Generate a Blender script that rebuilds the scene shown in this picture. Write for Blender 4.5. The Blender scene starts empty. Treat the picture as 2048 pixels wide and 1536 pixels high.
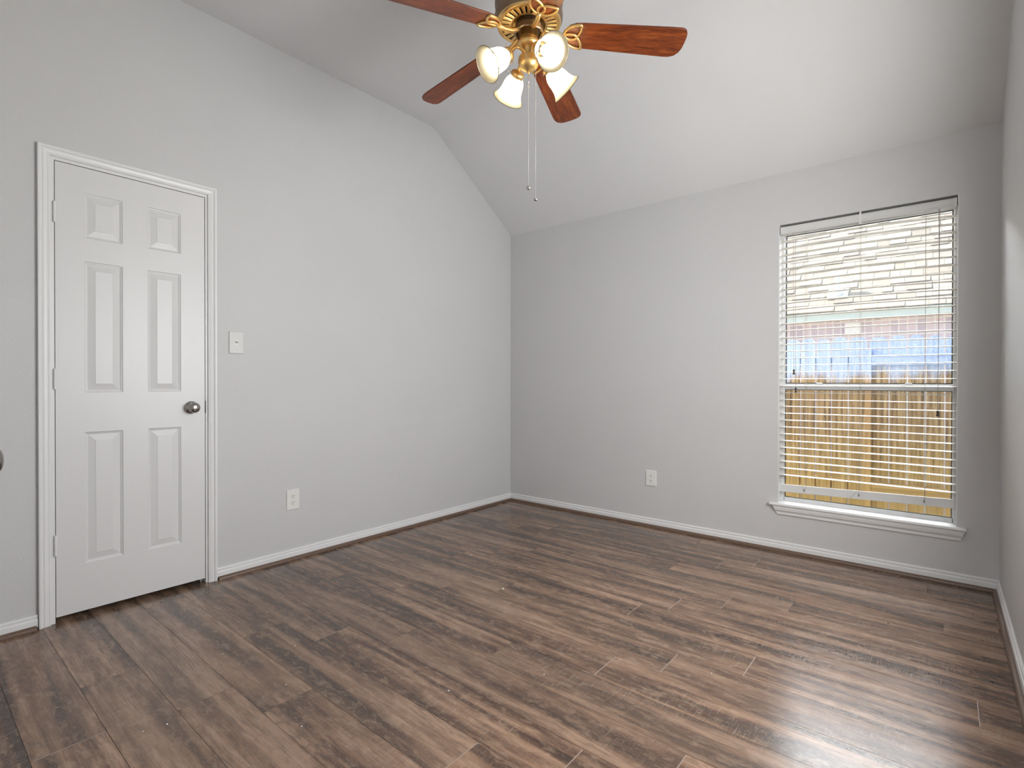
import bpy, bmesh, math, random
from mathutils import Vector, Matrix

random.seed(7)
SC = bpy.context.scene
COL = SC.collection

# ------------------------------------------------------------------ camera
YAW, PITCH, ROLL, FPX = 0.6918, 0.0056, 0.0012, 1038.92
CAM = Vector((3.0844, -3.7021, 1.10))
d = Vector((-math.sin(YAW) * math.cos(PITCH), math.cos(YAW) * math.cos(PITCH), -math.sin(PITCH)))
rt = Vector((math.cos(YAW), math.sin(YAW), 0))
up = rt.cross(d)
R_ = math.cos(ROLL) * rt + math.sin(ROLL) * up
U_ = -math.sin(ROLL) * rt + math.cos(ROLL) * up
cd = bpy.data.cameras.new('camera')
cam = bpy.data.objects.new('camera', cd)
COL.objects.link(cam)
cd.sensor_width = 36
cd.lens = FPX * 36 / 2048
cd.clip_start = 0.02
m = Matrix((R_, U_, -d)).transposed().to_4x4()
m.translation = CAM
cam.matrix_world = m
SC.camera = cam

# ------------------------------------------------------------------ light and exposure
SC.view_settings.view_transform = 'Standard'
SC.view_settings.look = 'None'
SC.view_settings.gamma = 1
SC.view_settings.use_curve_mapping = False
SC.view_settings.exposure = 0.12
SC.cycles.use_denoising = True
SC.cycles.max_bounces = 10
SC.cycles.diffuse_bounces = 6
SC.cycles.glossy_bounces = 4
SC.cycles.transparent_max_bounces = 24
SC.cycles.sample_clamp_indirect = 6
SC.cycles.caustics_reflective = False
SC.cycles.caustics_refractive = False

SKY_BOOST = 46.0
w = bpy.data.worlds.new('sky')
SC.world = w
w.use_nodes = True
# blue sky with an added bright bank for window glare beyond the neighbour's roof
wt = w.node_tree
bg = wt.nodes['Background']
wtc = wt.nodes.new('ShaderNodeTexCoord')
wsp = wt.nodes.new('ShaderNodeSeparateXYZ')
wmr = wt.nodes.new('ShaderNodeMapRange'); wmr.interpolation_type = 'SMOOTHSTEP'
wmr.inputs['From Min'].default_value = 0.45; wmr.inputs['From Max'].default_value = 0.75
wmx = wt.nodes.new('ShaderNodeMix'); wmx.data_type = 'RGBA'
wmx.inputs[6].default_value = (0.62 * 1.6, 0.78 * 1.6, 1.0 * 1.6, 1)
wmx.inputs[7].default_value = (SKY_BOOST * 0.93, SKY_BOOST * 0.97, SKY_BOOST, 1)
wt.links.new(wtc.outputs['Generated'], wsp.inputs[0])
wt.links.new(wsp.outputs[1], wmr.inputs['Value'])
wt.links.new(wmr.outputs[0], wmx.inputs[0])
wt.links.new(wmx.outputs[2], bg.inputs[0])
bg.inputs[1].default_value = 1.0

def lamp(name, typ, loc, energy, col, aim=None, **kw):
    L = bpy.data.lights.new(name, typ)
    L.energy = energy
    L.color = col
    for k, v in kw.items():
        setattr(L, k, v)
    o = bpy.data.objects.new(name, L)
    COL.objects.link(o)
    o.location = loc
    if aim is not None:
        o.rotation_euler = (Vector(aim)).to_track_quat('-Z', 'Y').to_euler()
    return o

lamp('sun', 'SUN', (0, 5, 12), 9.0, (1.0, 0.95, 0.86), aim=(0.76, -0.05, -0.65), angle=0.01)
# added fill lamp in the unseen hallway, its light falls in through the doorway
lamp('hall_fill_lamp', 'AREA', (2.75, -4.55, 2.40), 54, (0.97, 0.985, 1.0), aim=(0, 0.0, -1), shape='DISK', size=0.5)
# added fill lamp at a made-up window, in the right wall beside the camera
lamp('side_fill_lamp', 'AREA', (3.3181 + 0.11, -1.74, 1.42), 64, (1.0, 0.995, 0.985), aim=(-1, 0, 0), shape='RECTANGLE', size=1.32, size_y=1.40)
BULB = 150.0

# ------------------------------------------------------------------ helpers
class MB:
    def __init__(s):
        s.v = []; s.f = []; s.sm = []; s.at = []
    def add(s, vs, fs, smooth=False, at=None):
        b = len(s.v)
        s.v += [tuple(p) for p in vs]
        for f in fs:
            s.f.append(tuple(i + b for i in f)); s.sm.append(smooth); s.at.append(at)
        return s
    def box(s, a, b, at=None):
        (x0, y0, z0), (x1, y1, z1) = a, b
        x0, x1 = min(x0, x1), max(x0, x1); y0, y1 = min(y0, y1), max(y0, y1); z0, z1 = min(z0, z1), max(z0, z1)
        v = [(x0, y0, z0), (x1, y0, z0), (x1, y1, z0), (x0, y1, z0), (x0, y0, z1), (x1, y0, z1), (x1, y1, z1), (x0, y1, z1)]
        return s.add(v, [(0, 3, 2, 1), (4, 5, 6, 7), (0, 1, 5, 4), (1, 2, 6, 5), (2, 3, 7, 6), (3, 0, 4, 7)], at=at)
    def rings(s, rings, closed=True, cap0=True, cap1=True, smooth=True):
        """list of equal-length point rings joined by quads"""
        n = len(rings[0]); vs = [p for r in rings for p in r]; fs = []
        for i in range(len(rings) - 1):
            for j in range(n if closed else n - 1):
                k = (j + 1) % n
                fs.append((i * n + j, i * n + k, (i + 1) * n + k, (i + 1) * n + j))
        s.add(vs, fs, smooth)
        if cap0: s.add(rings[0], [tuple(range(n))[::-1]])
        if cap1: s.add(rings[-1], [tuple(range(n))])
        return s
    def lathe(s, prof, n=32, mat=None, smooth=True, cap=True):
        """prof = [(r, z)] about z; mat = optional Matrix"""
        rs = []
        for r, z in prof:
            ring = [Vector((r * math.cos(2 * math.pi * k / n), r * math.sin(2 * math.pi * k / n), z)) for k in range(n)]
            if mat: ring = [mat @ p for p in ring]
            rs.append(ring)
        return s.rings(rs, True, cap, cap, smooth)
    def tube(s, pts, r, n=8, closed=False, flat=1.0):
        pts = [Vector(p) for p in pts]; N = len(pts); rs = []; prev = None
        for i, p in enumerate(pts):
            if closed: t = pts[(i + 1) % N] - pts[i - 1]
            else: t = pts[min(i + 1, N - 1)] - pts[max(i - 1, 0)]
            t.normalize()
            if prev is None:
                a = Vector((0, 0, 1)) if abs(t.z) < 0.9 else Vector((1, 0, 0))
                prev = (a - t * a.dot(t)).normalized()
            else:
                prev = (prev - t * prev.dot(t)).normalized()
            b = t.cross(prev)
            rr = r[i] if isinstance(r, (list, tuple)) else r
            rs.append([p + prev * math.cos(2 * math.pi * k / n) * rr * flat + b * math.sin(2 * math.pi * k / n) * rr for k in range(n)])
        if closed:
            rs.append(rs[0])
            return s.rings(rs, True, False, False)
        return s.rings(rs)
    def prism(s, prof, f0, f1, smooth=False):
        """closed 2-D profile swept between two mapping functions"""
        return s.rings([[f0(*p) for p in prof], [f1(*p) for p in prof]], True, True, True, smooth)
    def build(s, name, mat, parent=None, origin=None, bevel=0, fix=True, attr=None, seg=2):
        me = bpy.data.meshes.new(name)
        o3 = Vector(origin) if origin is not None else (Vector(parent['_o']) if parent is not None and '_o' in parent else Vector((0, 0, 0)))
        me.from_pydata([tuple(Vector(p) - o3) for p in s.v], [], s.f)
        me.polygons.foreach_set('use_smooth', s.sm)
        if attr:
            a = me.attributes.new(attr, 'FLOAT_COLOR', 'FACE')
            for i, c in enumerate(s.at):
                c = c or (0.5, 0.5, 0.5)
                a.data[i].color = (c[0], c[1], c[2], 1)
        if fix:
            bm = bmesh.new(); bm.from_mesh(me)
            bmesh.ops.remove_doubles(bm, verts=bm.verts, dist=1e-6)
            bmesh.ops.recalc_face_normals(bm, faces=bm.faces)
            bm.to_mesh(me); bm.free()
        me.materials.append(mat)
        o = bpy.data.objects.new(name, me)
        COL.objects.link(o)
        if parent is not None:
            o.parent = parent
            if origin is not None:
                o.location = Vector(origin) - Vector(parent.get('_o', (0, 0, 0)))
        elif origin is not None:
            o.location = origin
        o['_o'] = tuple(o3)
        if bevel:
            md = o.modifiers.new('edge', 'BEVEL'); md.width = bevel; md.segments = seg; md.limit_method = 'ANGLE'; md.angle_limit = 0.7
        return o

def thing(name, loc, label, cat, group=None):
    o = bpy.data.objects.new(name, None)
    COL.objects.link(o); o.location = loc; o.empty_display_size = 0.1
    o['_o'] = tuple(loc)
    return tag(o, label, cat, group)

def tag(o, label, cat, group=None, kind=None):
    o['label'] = label; o['category'] = cat
    if group: o['group'] = group
    if kind: o['kind'] = kind
    return o

def struct(o, label=None):
    o['kind'] = 'structure'
    if label: o['label'] = label
    return o

# ------------------------------------------------------------------ materials
class Nodes:
    def __init__(s, name):
        s.m = bpy.data.materials.new(name); s.m.use_nodes = True
        s.t = s.m.node_tree; s.n = s.t.nodes; s.l = s.t.links
        s.b = s.n['Principled BSDF']; s.out = s.n['Material Output']
    def new(s, t, **kw):
        o = s.n.new(t)
        for k, v in kw.items(): setattr(o, k, v)
        return o
    def link(s, a, b): s.l.new(a, b)
    def coord(s, scale=(1, 1, 1), kind='Object', loc=(0, 0, 0)):
        tc = s.new('ShaderNodeTexCoord'); mp = s.new('ShaderNodeMapping')
        mp.inputs['Scale'].default_value = scale; mp.inputs['Location'].default_value = loc
        s.link(tc.outputs[kind], mp.inputs[0]); return mp.outputs[0]
    def noise(s, vec, scale, detail=3, rough=0.5, dist=0.0):
        n = s.new('ShaderNodeTexNoise')
        n.inputs['Scale'].default_value = scale; n.inputs['Detail'].default_value = detail
        n.inputs['Roughness'].default_value = rough; n.inputs['Distortion'].default_value = dist
        if vec is not None: s.link(vec, n.inputs['Vector'])
        return n.outputs['Fac']
    def ramp(s, fac, stops):
        r = s.new('ShaderNodeValToRGB'); e = r.color_ramp.elements
        while len(e) < len(stops): e.new(0.5)
        for i, (p, c) in enumerate(stops):
            e[i].position = p
            e[i].color = (c, c, c, 1) if isinstance(c, (int, float)) else (*c, 1)
        s.link(fac, r.inputs[0]); return r.outputs[0]
    def mix(s, fac, a, b, mode='MIX'):
        x = s.new('ShaderNodeMix', data_type='RGBA', blend_type=mode)
        for sock, v in ((x.inputs[0], fac), (x.inputs[6], a), (x.inputs[7], b)):
            if isinstance(v, (int, float)): sock.default_value = v
            elif isinstance(v, tuple): sock.default_value = (*v, 1)
            else: s.link(v, sock)
        return x.outputs[2]
    def math(s, op, a, b=0.0):
        x = s.new('ShaderNodeMath', operation=op)
        for sock, v in ((x.inputs[0], a), (x.inputs[1], b)):
            if isinstance(v, (int, float)): sock.default_value = v
            else: s.link(v, sock)
        return x.outputs[0]
    def bump(s, h, strength, dist):
        b = s.new('ShaderNodeBump'); b.inputs['Strength'].default_value = strength; b.inputs['Distance'].default_value = dist
        s.link(h, b.inputs['Height']); s.link(b.outputs[0], s.b.inputs['Normal']); return b
    def set(s, **kw):
        for k, v in kw.items():
            k = {'col': 'Base Color', 'rough': 'Roughness', 'metal': 'Metallic', 'ior': 'IOR', 'spec': 'Specular IOR Level'}.get(k, k)
            if isinstance(v, tuple) and len(v) == 3: v = (*v, 1)
            if hasattr(v, 'is_linked') or hasattr(v, 'links'): s.link(v, s.b.inputs[k])
            else: s.b.inputs[k].default_value = v
        return s

def paint(name, col, rough=0.55, tex=0.25, scale=170, dist=0.0015, mott=0.03):
    N = Nodes(name)
    c = N.coord()
    n = N.noise(c, scale, 2, 0.55)
    big = N.noise(c, 2.3, 3, 0.5)
    N.set(col=N.mix(N.ramp(big, [(0.3, 0.0), (0.7, 1.0)]), tuple(x * (1 - mott) for x in col), tuple(min(1, x * (1 + mott)) for x in col)), rough=rough)
    N.bump(n, tex, dist)
    return N.m

def plain(name, col, rough=0.4, metal=0.0, spec=0.5, var=0.06, scale=40):
    N = Nodes(name)
    n = N.noise(N.coord(), scale, 3)
    N.set(col=N.mix(n, tuple(x * (1 - var) for x in col), tuple(min(1, x * (1 + var)) for x in col)), rough=rough, metal=metal, spec=spec)
    return N.m

M = {}
M['wall'] = paint('wall_paint', (0.548, 0.546, 0.546), 0.55, 0.65, 150, 0.0018, 0.012)
M['ceil'] = paint('ceiling_paint', (0.64, 0.64, 0.64), 0.7, 0.45, 190, 0.0014, 0.012)
M['trim'] = paint('trim_paint', (0.71, 0.71, 0.708), 0.35, 0.05, 90, 0.001, 0.015)
M['vinyl'] = plain('white_vinyl', (0.72, 0.73, 0.74), 0.35)
M['slat'] = plain('blind_slat_white', (0.60, 0.575, 0.52), 0.4, var=0.02)
M['valance'] = plain('valance_grey_white', (0.60, 0.60, 0.59), 0.45, var=0.02)
M['plate'] = plain('ivory_plastic', (0.72, 0.71, 0.685), 0.35, var=0.02)
M['switch'] = plain('greyed_ivory_plastic', (0.56, 0.555, 0.535), 0.35, var=0.02)
M['dark'] = plain('dark_slot', (0.01, 0.01, 0.01), 0.6)
M['gasket'] = plain('black_gasket', (0.02, 0.022, 0.024), 0.5)
M['nickel'] = plain('satin_nickel', (0.36, 0.34, 0.32), 0.22, 1.0, var=0.04)
M['chrome'] = plain('chrome', (0.62, 0.62, 0.62), 0.08, 1.0, var=0.02)
M['brass'] = plain('antique_brass', (0.82, 0.56, 0.24), 0.38, 1.0, var=0.05, scale=60)
M['bronze'] = plain('dark_bronze', (0.27, 0.19, 0.125), 0.42, 0.9, var=0.08, scale=30)
M['cord'] = plain('blind_cord', (0.42, 0.36, 0.32), 0.8)
M['tassel'] = plain('dark_wood_tassel', (0.035, 0.022, 0.016), 0.4)
M['crumb'] = plain('dark_crumb', (0.012, 0.01, 0.009), 0.7)
M['chip'] = plain('white_chip', (0.8, 0.78, 0.74), 0.6)

def door_paint():
    N = Nodes('door_paint')
    c = N.coord((9, 9, 1.1))
    n = N.noise(c, 22, 4, 0.6, 0.6)
    N.set(col=(0.645, 0.643, 0.64), rough=0.36)
    N.bump(n, 0.16, 0.0012)
    return N.m
M['door'] = door_paint()

def wood_floor(name, use_attr=True):
    N = Nodes(name)
    if use_attr:
        at = N.new('ShaderNodeAttribute', attribute_name='plank')
        sep = N.new('ShaderNodeSeparateColor'); N.link(at.outputs['Color'], sep.inputs[0])
        r1, r2, r3 = sep.outputs[0], sep.outputs[1], sep.outputs[2]
    tc = N.new('ShaderNodeTexCoord')
    base = tc.outputs['Object']
    if use_attr:
        off = N.new('ShaderNodeCombineXYZ')
        N.link(N.math('MULTIPLY', r1, 37.0), off.inputs[0]); N.link(N.math('MULTIPLY', r2, 11.0), off.inputs[1]); N.link(N.math('MULTIPLY', r3, 23.0), off.inputs[2])
        va = N.new('ShaderNodeVectorMath', operation='ADD')
        N.link(base, va.inputs[0]); N.link(off.outputs[0], va.inputs[1]); base = va.outputs[0]
    def sc(x, y, z=1.0):
        mp = N.new('ShaderNodeMapping'); mp.inputs['Scale'].default_value = (x, y, z); N.link(base, mp.inputs[0]); return mp.outputs[0]
    band = N.noise(sc(0.85, 12.5), 1.0, 3, 0.55, 0.4)          # long dark and light bands
    band2 = N.noise(sc(3.0, 26), 1.0, 3, 0.6, 0.3)
    grain = N.noise(sc(9, 190), 1.0, 4, 0.65, 0.15)          # fine grain
    grit = N.noise(sc(60, 160), 1.0, 3, 0.7)
    patch = N.noise(sc(2.2, 6), 1.0, 2, 0.5)
    saw = N.noise(sc(230, 15), 1.0, 2, 0.5, 0.2)              # saw ticks across the plank
    cath = N.new('ShaderNodeTexWave', wave_type='RINGS', rings_direction='SPHERICAL')
    N.link(sc(1.4, 9.0), cath.inputs['Vector'])
    mott = N.noise(sc(14, 34), 1.0, 5, 0.7, 0.5)              # worn tan mottling
    cath.inputs['Scale'].default_value = 3.2; cath.inputs['Distortion'].default_value = 6.5; cath.inputs['Detail'].default_value = 3; cath.inputs['Detail Scale'].default_value = 1.6
    tone = N.ramp(N.math('ADD', N.math('MULTIPLY', band, 0.75), N.math('MULTIPLY', band2, 0.25)),
                  [(0.38, (0.034, 0.0165, 0.0098)), (0.46, (0.094, 0.049, 0.030)), (0.53, (0.205, 0.118, 0.073)), (0.63, (0.33, 0.205, 0.135))])
    tone = N.mix(N.math('MULTIPLY', N.ramp(grain, [(0.36, 1.0), (0.52, 0.0)]), 0.5), tone, (0.055, 0.040, 0.033))
    tone = N.mix(N.math('MULTIPLY', N.ramp(grit, [(0.55, 0.0), (0.75, 1.0)]), 0.40), tone, (0.33, 0.255, 0.21))
    tone = N.mix(N.math('MULTIPLY', N.ramp(mott, [(0.50, 0.0), (0.66, 1.0)]), 0.42), tone, (0.36, 0.250, 0.175))
    tone = N.mix(N.math('MULTIPLY', N.ramp(mott, [(0.34, 1.0), (0.46, 0.0)]), 0.35), tone, (0.060, 0.036, 0.026))
    sm = N.math('MULTIPLY', N.ramp(saw, [(0.56, 0.0), (0.70, 1.0)]), N.ramp(patch, [(0.48, 0.0), (0.62, 1.0)]))
    tone = N.mix(N.math('MULTIPLY', sm, 0.36), tone, (0.36, 0.29, 0.24))
    cm = N.math('MULTIPLY', N.ramp(cath.outputs['Fac'], [(0.0, 1.0), (0.3, 0.0)]), N.ramp(patch, [(0.36, 1.0), (0.46, 0.0)]))
    tone = N.mix(N.math('MULTIPLY', cm, 0.45), tone, (0.060, 0.044, 0.037))
    if use_attr:
        tone = N.mix(N.math('ADD', N.math('MULTIPLY', r3, 0.22), 0.0), tone, (0.066, 0.046, 0.037))
        tone = N.mix(N.math('MULTIPLY', r2, 0.16), tone, (0.22, 0.165, 0.115))
    N.set(col=tone, rough=N.ramp(grain, [(0.3, 0.27), (0.7, 0.20)]), spec=0.62)
    h = N.math('ADD', N.math('MULTIPLY', grain, 0.5), N.math('MULTIPLY', saw, 0.5))
    N.bump(h, 0.12, 0.001)
    return N.m
M['floor'] = wood_floor('plank_floor')
M['shoe'] = plain('quarter_round_wood', (0.125, 0.078, 0.053), 0.4, var=0.35, scale=70)
M['gap'] = plain('plank_joint', (0.030, 0.021, 0.017), 0.6)
M['edge'] = plain('plank_edge_chipped', (0.27, 0.21, 0.17), 0.6)

def cherry():
    N = Nodes('cherry_blade')
    n = N.noise(N.coord((3.0, 60, 60)), 1.0, 4, 0.6, 0.25)
    n2 = N.noise(N.coord((9.0, 240, 240)), 1.0, 3, 0.6)
    c = N.ramp(n, [(0.35, (0.085, 0.018, 0.005)), (0.5, (0.165, 0.035, 0.008)), (0.68, (0.24, 0.060, 0.012))])
    c = N.mix(N.math('MULTIPLY', N.ramp(n2, [(0.4, 1.0), (0.55, 0.0)]), 0.45), c, (0.050, 0.011, 0.004))
    N.set(col=c, rough=0.36, spec=0.4)
    return N.m
M['cherry'] = cherry()

def shade_glass():
    N = Nodes('frosted_shade_glass')
    tr = N.new('ShaderNodeBsdfTranslucent'); tr.inputs[0].default_value = (0.36, 0.315, 0.20, 1)
    df = N.new('ShaderNodeBsdfDiffuse'); df.inputs[0].default_value = (0.13, 0.116, 0.082, 1)
    tp = N.new('ShaderNodeBsdfTransparent'); tp.inputs[0].default_value = (1.0, 0.97, 0.90, 1)
    gl = N.new('ShaderNodeBsdfGlossy'); gl.inputs['Roughness'].default_value = 0.2
    cloud = N.ramp(N.noise(N.coord(), 22, 4, 0.6, 0.8), [(0.35, 0.40), (0.65, 0.62)])
    m1 = N.new('ShaderNodeMixShader'); N.link(cloud, m1.inputs[0]); N.link(df.outputs[0], m1.inputs[1]); N.link(tr.outputs[0], m1.inputs[2])
    m2 = N.new('ShaderNodeMixShader'); m2.inputs[0].default_value = 0.0; N.link(m1.outputs[0], m2.inputs[1]); N.link(tp.outputs[0], m2.inputs[2])
    m3 = N.new('ShaderNodeMixShader'); m3.inputs[0].default_value = 0.04; N.link(m2.outputs[0], m3.inputs[1]); N.link(gl.outputs[0], m3.inputs[2])
    N.link(m3.outputs[0], N.out.inputs[0])
    return N.m
M['shade'] = shade_glass()

def emit(name, col, s):
    N = Nodes(name)
    N.set(col=(0.8, 0.8, 0.8))
    N.b.inputs['Emission Color'].default_value = (*col, 1); N.b.inputs['Emission Strength'].default_value = s
    return N.m
M['bulb'] = emit('lit_bulb', (1.0, 0.93, 0.83), BULB)

def pane(name, tint=(1, 1, 1), alpha=0.0, dark=(0.05, 0.05, 0.05)):
    N = Nodes(name)
    tp = N.new('ShaderNodeBsdfTransparent'); tp.inputs[0].default_value = (*tint, 1)
    gl = N.new('ShaderNodeBsdfGlossy'); gl.inputs['Roughness'].default_value = 0.02
    fr = N.new('ShaderNodeFresnel'); fr.inputs[0].default_value = 1.3
    mx = N.new('ShaderNodeMixShader'); N.link(fr.outputs[0], mx.inputs[0]); N.link(tp.outputs[0], mx.inputs[1]); N.link(gl.outputs[0], mx.inputs[2])
    o = mx
    if alpha:
        df = N.new('ShaderNodeBsdfDiffuse'); df.inputs[0].default_value = (*dark, 1)
        m2 = N.new('ShaderNodeMixShader'); m2.inputs[0].default_value = alpha; N.link(tp.outputs[0], m2.inputs[1]); N.link(df.outputs[0], m2.inputs[2]); o = m2
    N.link(o.outputs[0], N.out.inputs[0])
    return N.m
M['glass'] = pane('window_glass')
M['screen'] = pane('insect_screen_mesh', alpha=0.22, dark=(0.06, 0.06, 0.06))

def fence_wood(name='cedar_painted_skylight', sc=(45, 45, 2.2), warm=0.0):
    N = Nodes(name)
    g = N.noise(N.coord(sc), 1.0, 4, 0.65, 0.3)
    blot = N.noise(N.coord((7, 7, 3)), 1.0, 4, 0.6)
    fine = N.noise(N.coord(), 90, 2, 0.6)
    brown = N.ramp(g, [(0.34, (0.095, 0.055, 0.024)), (0.48, (0.27, 0.165, 0.072)), (0.68, (0.50, 0.345, 0.18))])
    if warm: brown = N.mix(warm, brown, (0.50, 0.29, 0.12))
    skylit = N.ramp(N.math('ADD', N.math('MULTIPLY', g, 0.5), N.math('MULTIPLY', N.noise(N.coord(), 120, 2, 0.7), 0.5)), [(0.36, (0.26, 0.33, 0.50)), (0.50, (0.42, 0.50, 0.67)), (0.64, (0.60, 0.66, 0.78))])
    tc = N.new('ShaderNodeTexCoord'); sp = N.new('ShaderNodeSeparateXYZ')
    ge = N.new('ShaderNodeNewGeometry'); N.link(ge.outputs['Position'], sp.inputs[0])
    # blue sky light painted onto the tops, with a ragged lower border
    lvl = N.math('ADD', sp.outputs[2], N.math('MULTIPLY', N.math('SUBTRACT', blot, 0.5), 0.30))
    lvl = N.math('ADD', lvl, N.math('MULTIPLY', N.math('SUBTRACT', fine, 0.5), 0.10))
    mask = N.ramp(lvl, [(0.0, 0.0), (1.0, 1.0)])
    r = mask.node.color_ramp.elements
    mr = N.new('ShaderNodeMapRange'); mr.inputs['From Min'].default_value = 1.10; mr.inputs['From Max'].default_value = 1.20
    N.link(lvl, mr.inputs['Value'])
    c = N.mix(mr.outputs[0], brown, skylit)
    mr2 = N.new('ShaderNodeMapRange'); mr2.inputs['From Min'].default_value = 0.75; mr2.inputs['From Max'].default_value = -0.1
    N.link(lvl, mr2.inputs['Value'])
    c = N.mix(N.math('MULTIPLY', mr2.outputs[0], 0.55), c, (0.62, 0.42, 0.13))   # warm bounce off the grass painted on the foot
    N.set(col=c, rough=0.85)
    return N.m
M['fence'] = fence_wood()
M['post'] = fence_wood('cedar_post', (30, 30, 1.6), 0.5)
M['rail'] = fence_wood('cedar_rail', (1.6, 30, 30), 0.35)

def shingles():
    N = Nodes('tan_shingles')
    at = N.new('ShaderNodeAttribute', attribute_name='tab')
    n = N.noise(N.coord(), 60, 3, 0.7)
    c = N.mix(n, (0.31, 0.275, 0.225), (0.46, 0.41, 0.345))
    c = N.mix(0.55, c, at.outputs['Color'], 'MULTIPLY')
    N.set(col=c, rough=0.95, spec=0.1)
    return N.m
M['shingle'] = shingles()

def bricks():
    N = Nodes('mauve_brick')
    b = N.new('ShaderNodeTexBrick')
    mp = N.new('ShaderNodeMapping'); mp.inputs['Rotation'].default_value = (math.radians(90), 0, 0)
    tc = N.new('ShaderNodeTexCoord'); N.link(tc.outputs['Object'], mp.inputs[0]); N.link(mp.outputs[0], b.inputs['Vector'])
    b.inputs['Color1'].default_value = (0.78, 0.66, 0.70, 1); b.inputs['Color2'].default_value = (0.52, 0.44, 0.52, 1); b.inputs['Mortar'].default_value = (0.82, 0.78, 0.78, 1)
    b.inputs['Scale'].default_value = 1.0; b.inputs['Brick Width'].default_value = 0.075; b.inputs['Row Height'].default_value = 0.16; b.inputs['Mortar Size'].default_value = 0.008; b.offset = 0
    n = N.noise(N.coord(), 50, 3, 0.7)
    N.set(col=N.mix(N.ramp(n, [(0.45, 0.0), (0.7, 0.6)]), b.outputs['Color'], (0.62, 0.56, 0.56)), rough=0.9)
    return N.m
M['brick'] = bricks()
M['fascia'] = plain('pale_fascia_paint', (0.66, 0.72, 0.66), 0.6)
M['vent'] = plain('white_vent', (0.96, 0.96, 0.96), 0.5)
M['pipe'] = plain('vent_pipe_paint', (0.78, 0.76, 0.72), 0.6)
M['flash'] = plain('lead_flashing', (0.30, 0.33, 0.38), 0.5)
def lawn():
    N = Nodes('dry_lawn')
    n = N.noise(N.coord(), 9, 5, 0.7)
    N.set(col=N.ramp(n, [(0.3, (0.16, 0.15, 0.03)), (0.6, (0.42, 0.36, 0.12))]), rough=0.95)
    return N.m
M['lawn'] = lawn()
M['drygrass'] = plain('dry_stalk', (0.75, 0.62, 0.22), 0.8)

# ------------------------------------------------------------------ room shell
W, H1, H2, D = 3.3181, 2.4452, 3.0927, 0.9498
YF = -3.68                       # front wall, the camera stands in its doorway
T = 0.15
WX1, WX2, WB, WT = 2.2645, 3.1491, 0.3050, 2.1110      # window opening
DY1, DY2, DT = -3.230, -2.5785, 2.112                  # closet door rough opening

# floor: single planks laid along the back wall
fl = MB()
PW, Y0, PL = 0.1777, -3.4395, 1.22
JX = {12: .879, 13: 1.035, 14: 1.276, 15: 1.854, 11: 1.947, 16: 2.061, 9: 1.048, 8: .868, 7: 1.694, 6: 1.288, 4: 2.002, 5: 2.263,
      0: 1.069, 1: .717, 2: 1.127, 3: 1.356, 10: 2.516, -1: 0.45}
JX2 = {12: 2.074, 13: 2.263, 14: 2.521, 15: 3.093, 11: 3.182, 8: 2.085, 9: 2.268, 6: 2.509, 5: 1.047}
LIGHT = {1.947, 2.074, 2.263, 2.085, 2.268, 2.509, 2.516, 3.182, 1.069}
gaps = MB(); chips = MB(); XA, XB = -0.12, 3.60
rows = range(-10, 20)
yend = 0.0
for r in rows:
    ya, yb = Y0 + r * PW, min(Y0 + (r + 1) * PW, yend)
    if ya >= yend: continue
    j = JX.get(r, random.uniform(0, 1.2)); k2 = JX2.get(r)
    js = sorted({j, k2 if k2 else j + PL})
    lo, hi = js[0], js[-1]
    while lo - PL > XA: lo -= PL; js.insert(0, lo)
    while hi + PL < XB: hi += PL; js.append(hi)
    js = [XA] + [q for q in js if XA < q < XB] + [XB]
    for a, b in zip(js[:-1], js[1:]):
        g = 0.0007
        at = (random.random(), random.random(), random.random() ** 1.6)
        fl.box((a + g, ya + g, -0.012), (b - g, yb - g, 0.0), at=at)
        if b in LIGHT or (random.random() < 0.12 and b < XB):
            chips.box((b - 0.0016, ya + 0.004, -0.0001), (b + 0.0012, yb - 0.004, 0.0003))
floor = struct(fl.build('floor', M['floor'], attr='plank', fix=False))
gaps.box((XA, YF - 1.8, -0.06), (XB, 0.0, -0.0125))
gaps.box((XA, YF - 1.8, -0.0126), (XB, 0.0, -0.0016))
gaps.build('plank_joints', M['gap'], floor)
chips.build('chipped_plank_ends', M['edge'], floor)

def wall(name, boxes, mat=M['wall']):
    b = MB()
    for a, c in boxes: b.box(a, c)
    return struct(b.build(name, mat))
ZT = 3.2
wall('wall_left', [((-T, YF - T, -0.05), (0, DY1, ZT)), ((-T, DY2, -0.05), (0, T, ZT)), ((-T, DY1, DT), (0, DY2, ZT))])
wall('wall_back', [((0, 0, -0.4), (WX1, T, ZT)), ((WX2, 0, -0.4), (W + T, T, ZT)), ((WX1, 0, -0.4), (WX2, T, WB - 0.014)), ((WX1, 0, WT), (WX2, T, ZT))])
VY1, VY2, VZ1, VZ2 = -2.41, -1.07, 0.70, 2.14          # added unseen window for the fill lamp, beside the camera
wall('wall_right', [((W, YF - T, -0.05), (W + T, VY1, ZT)), ((W, VY2, -0.05), (W + T, 0, ZT)), ((W, VY1, -0.05), (W + T, VY2, VZ1)), ((W, VY1, VZ2), (W + T, VY2, ZT))])
EX1, EX2 = 2.36, 3.19
wall('wall_front', [((0, YF - T, -0.05), (EX1, YF, ZT)), ((EX2, YF - T, -0.05), (W, YF, ZT)), ((EX1, YF - T, 2.09), (EX2, YF, ZT))])
# hallway behind the doorway
HB = YF - 1.75
wall('wall_hallway', [((1.6, HB - 0.1, -0.05), (3.75, HB, 2.5)), ((1.5, HB, -0.05), (1.6, YF - T, 2.5)), ((3.65, HB, -0.05), (3.75, YF - T, 2.5))])
wall('ceiling_hallway', [((1.5, HB - 0.1, 2.44), (3.75, YF - T, 2.54))], M['ceil'])

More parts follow.
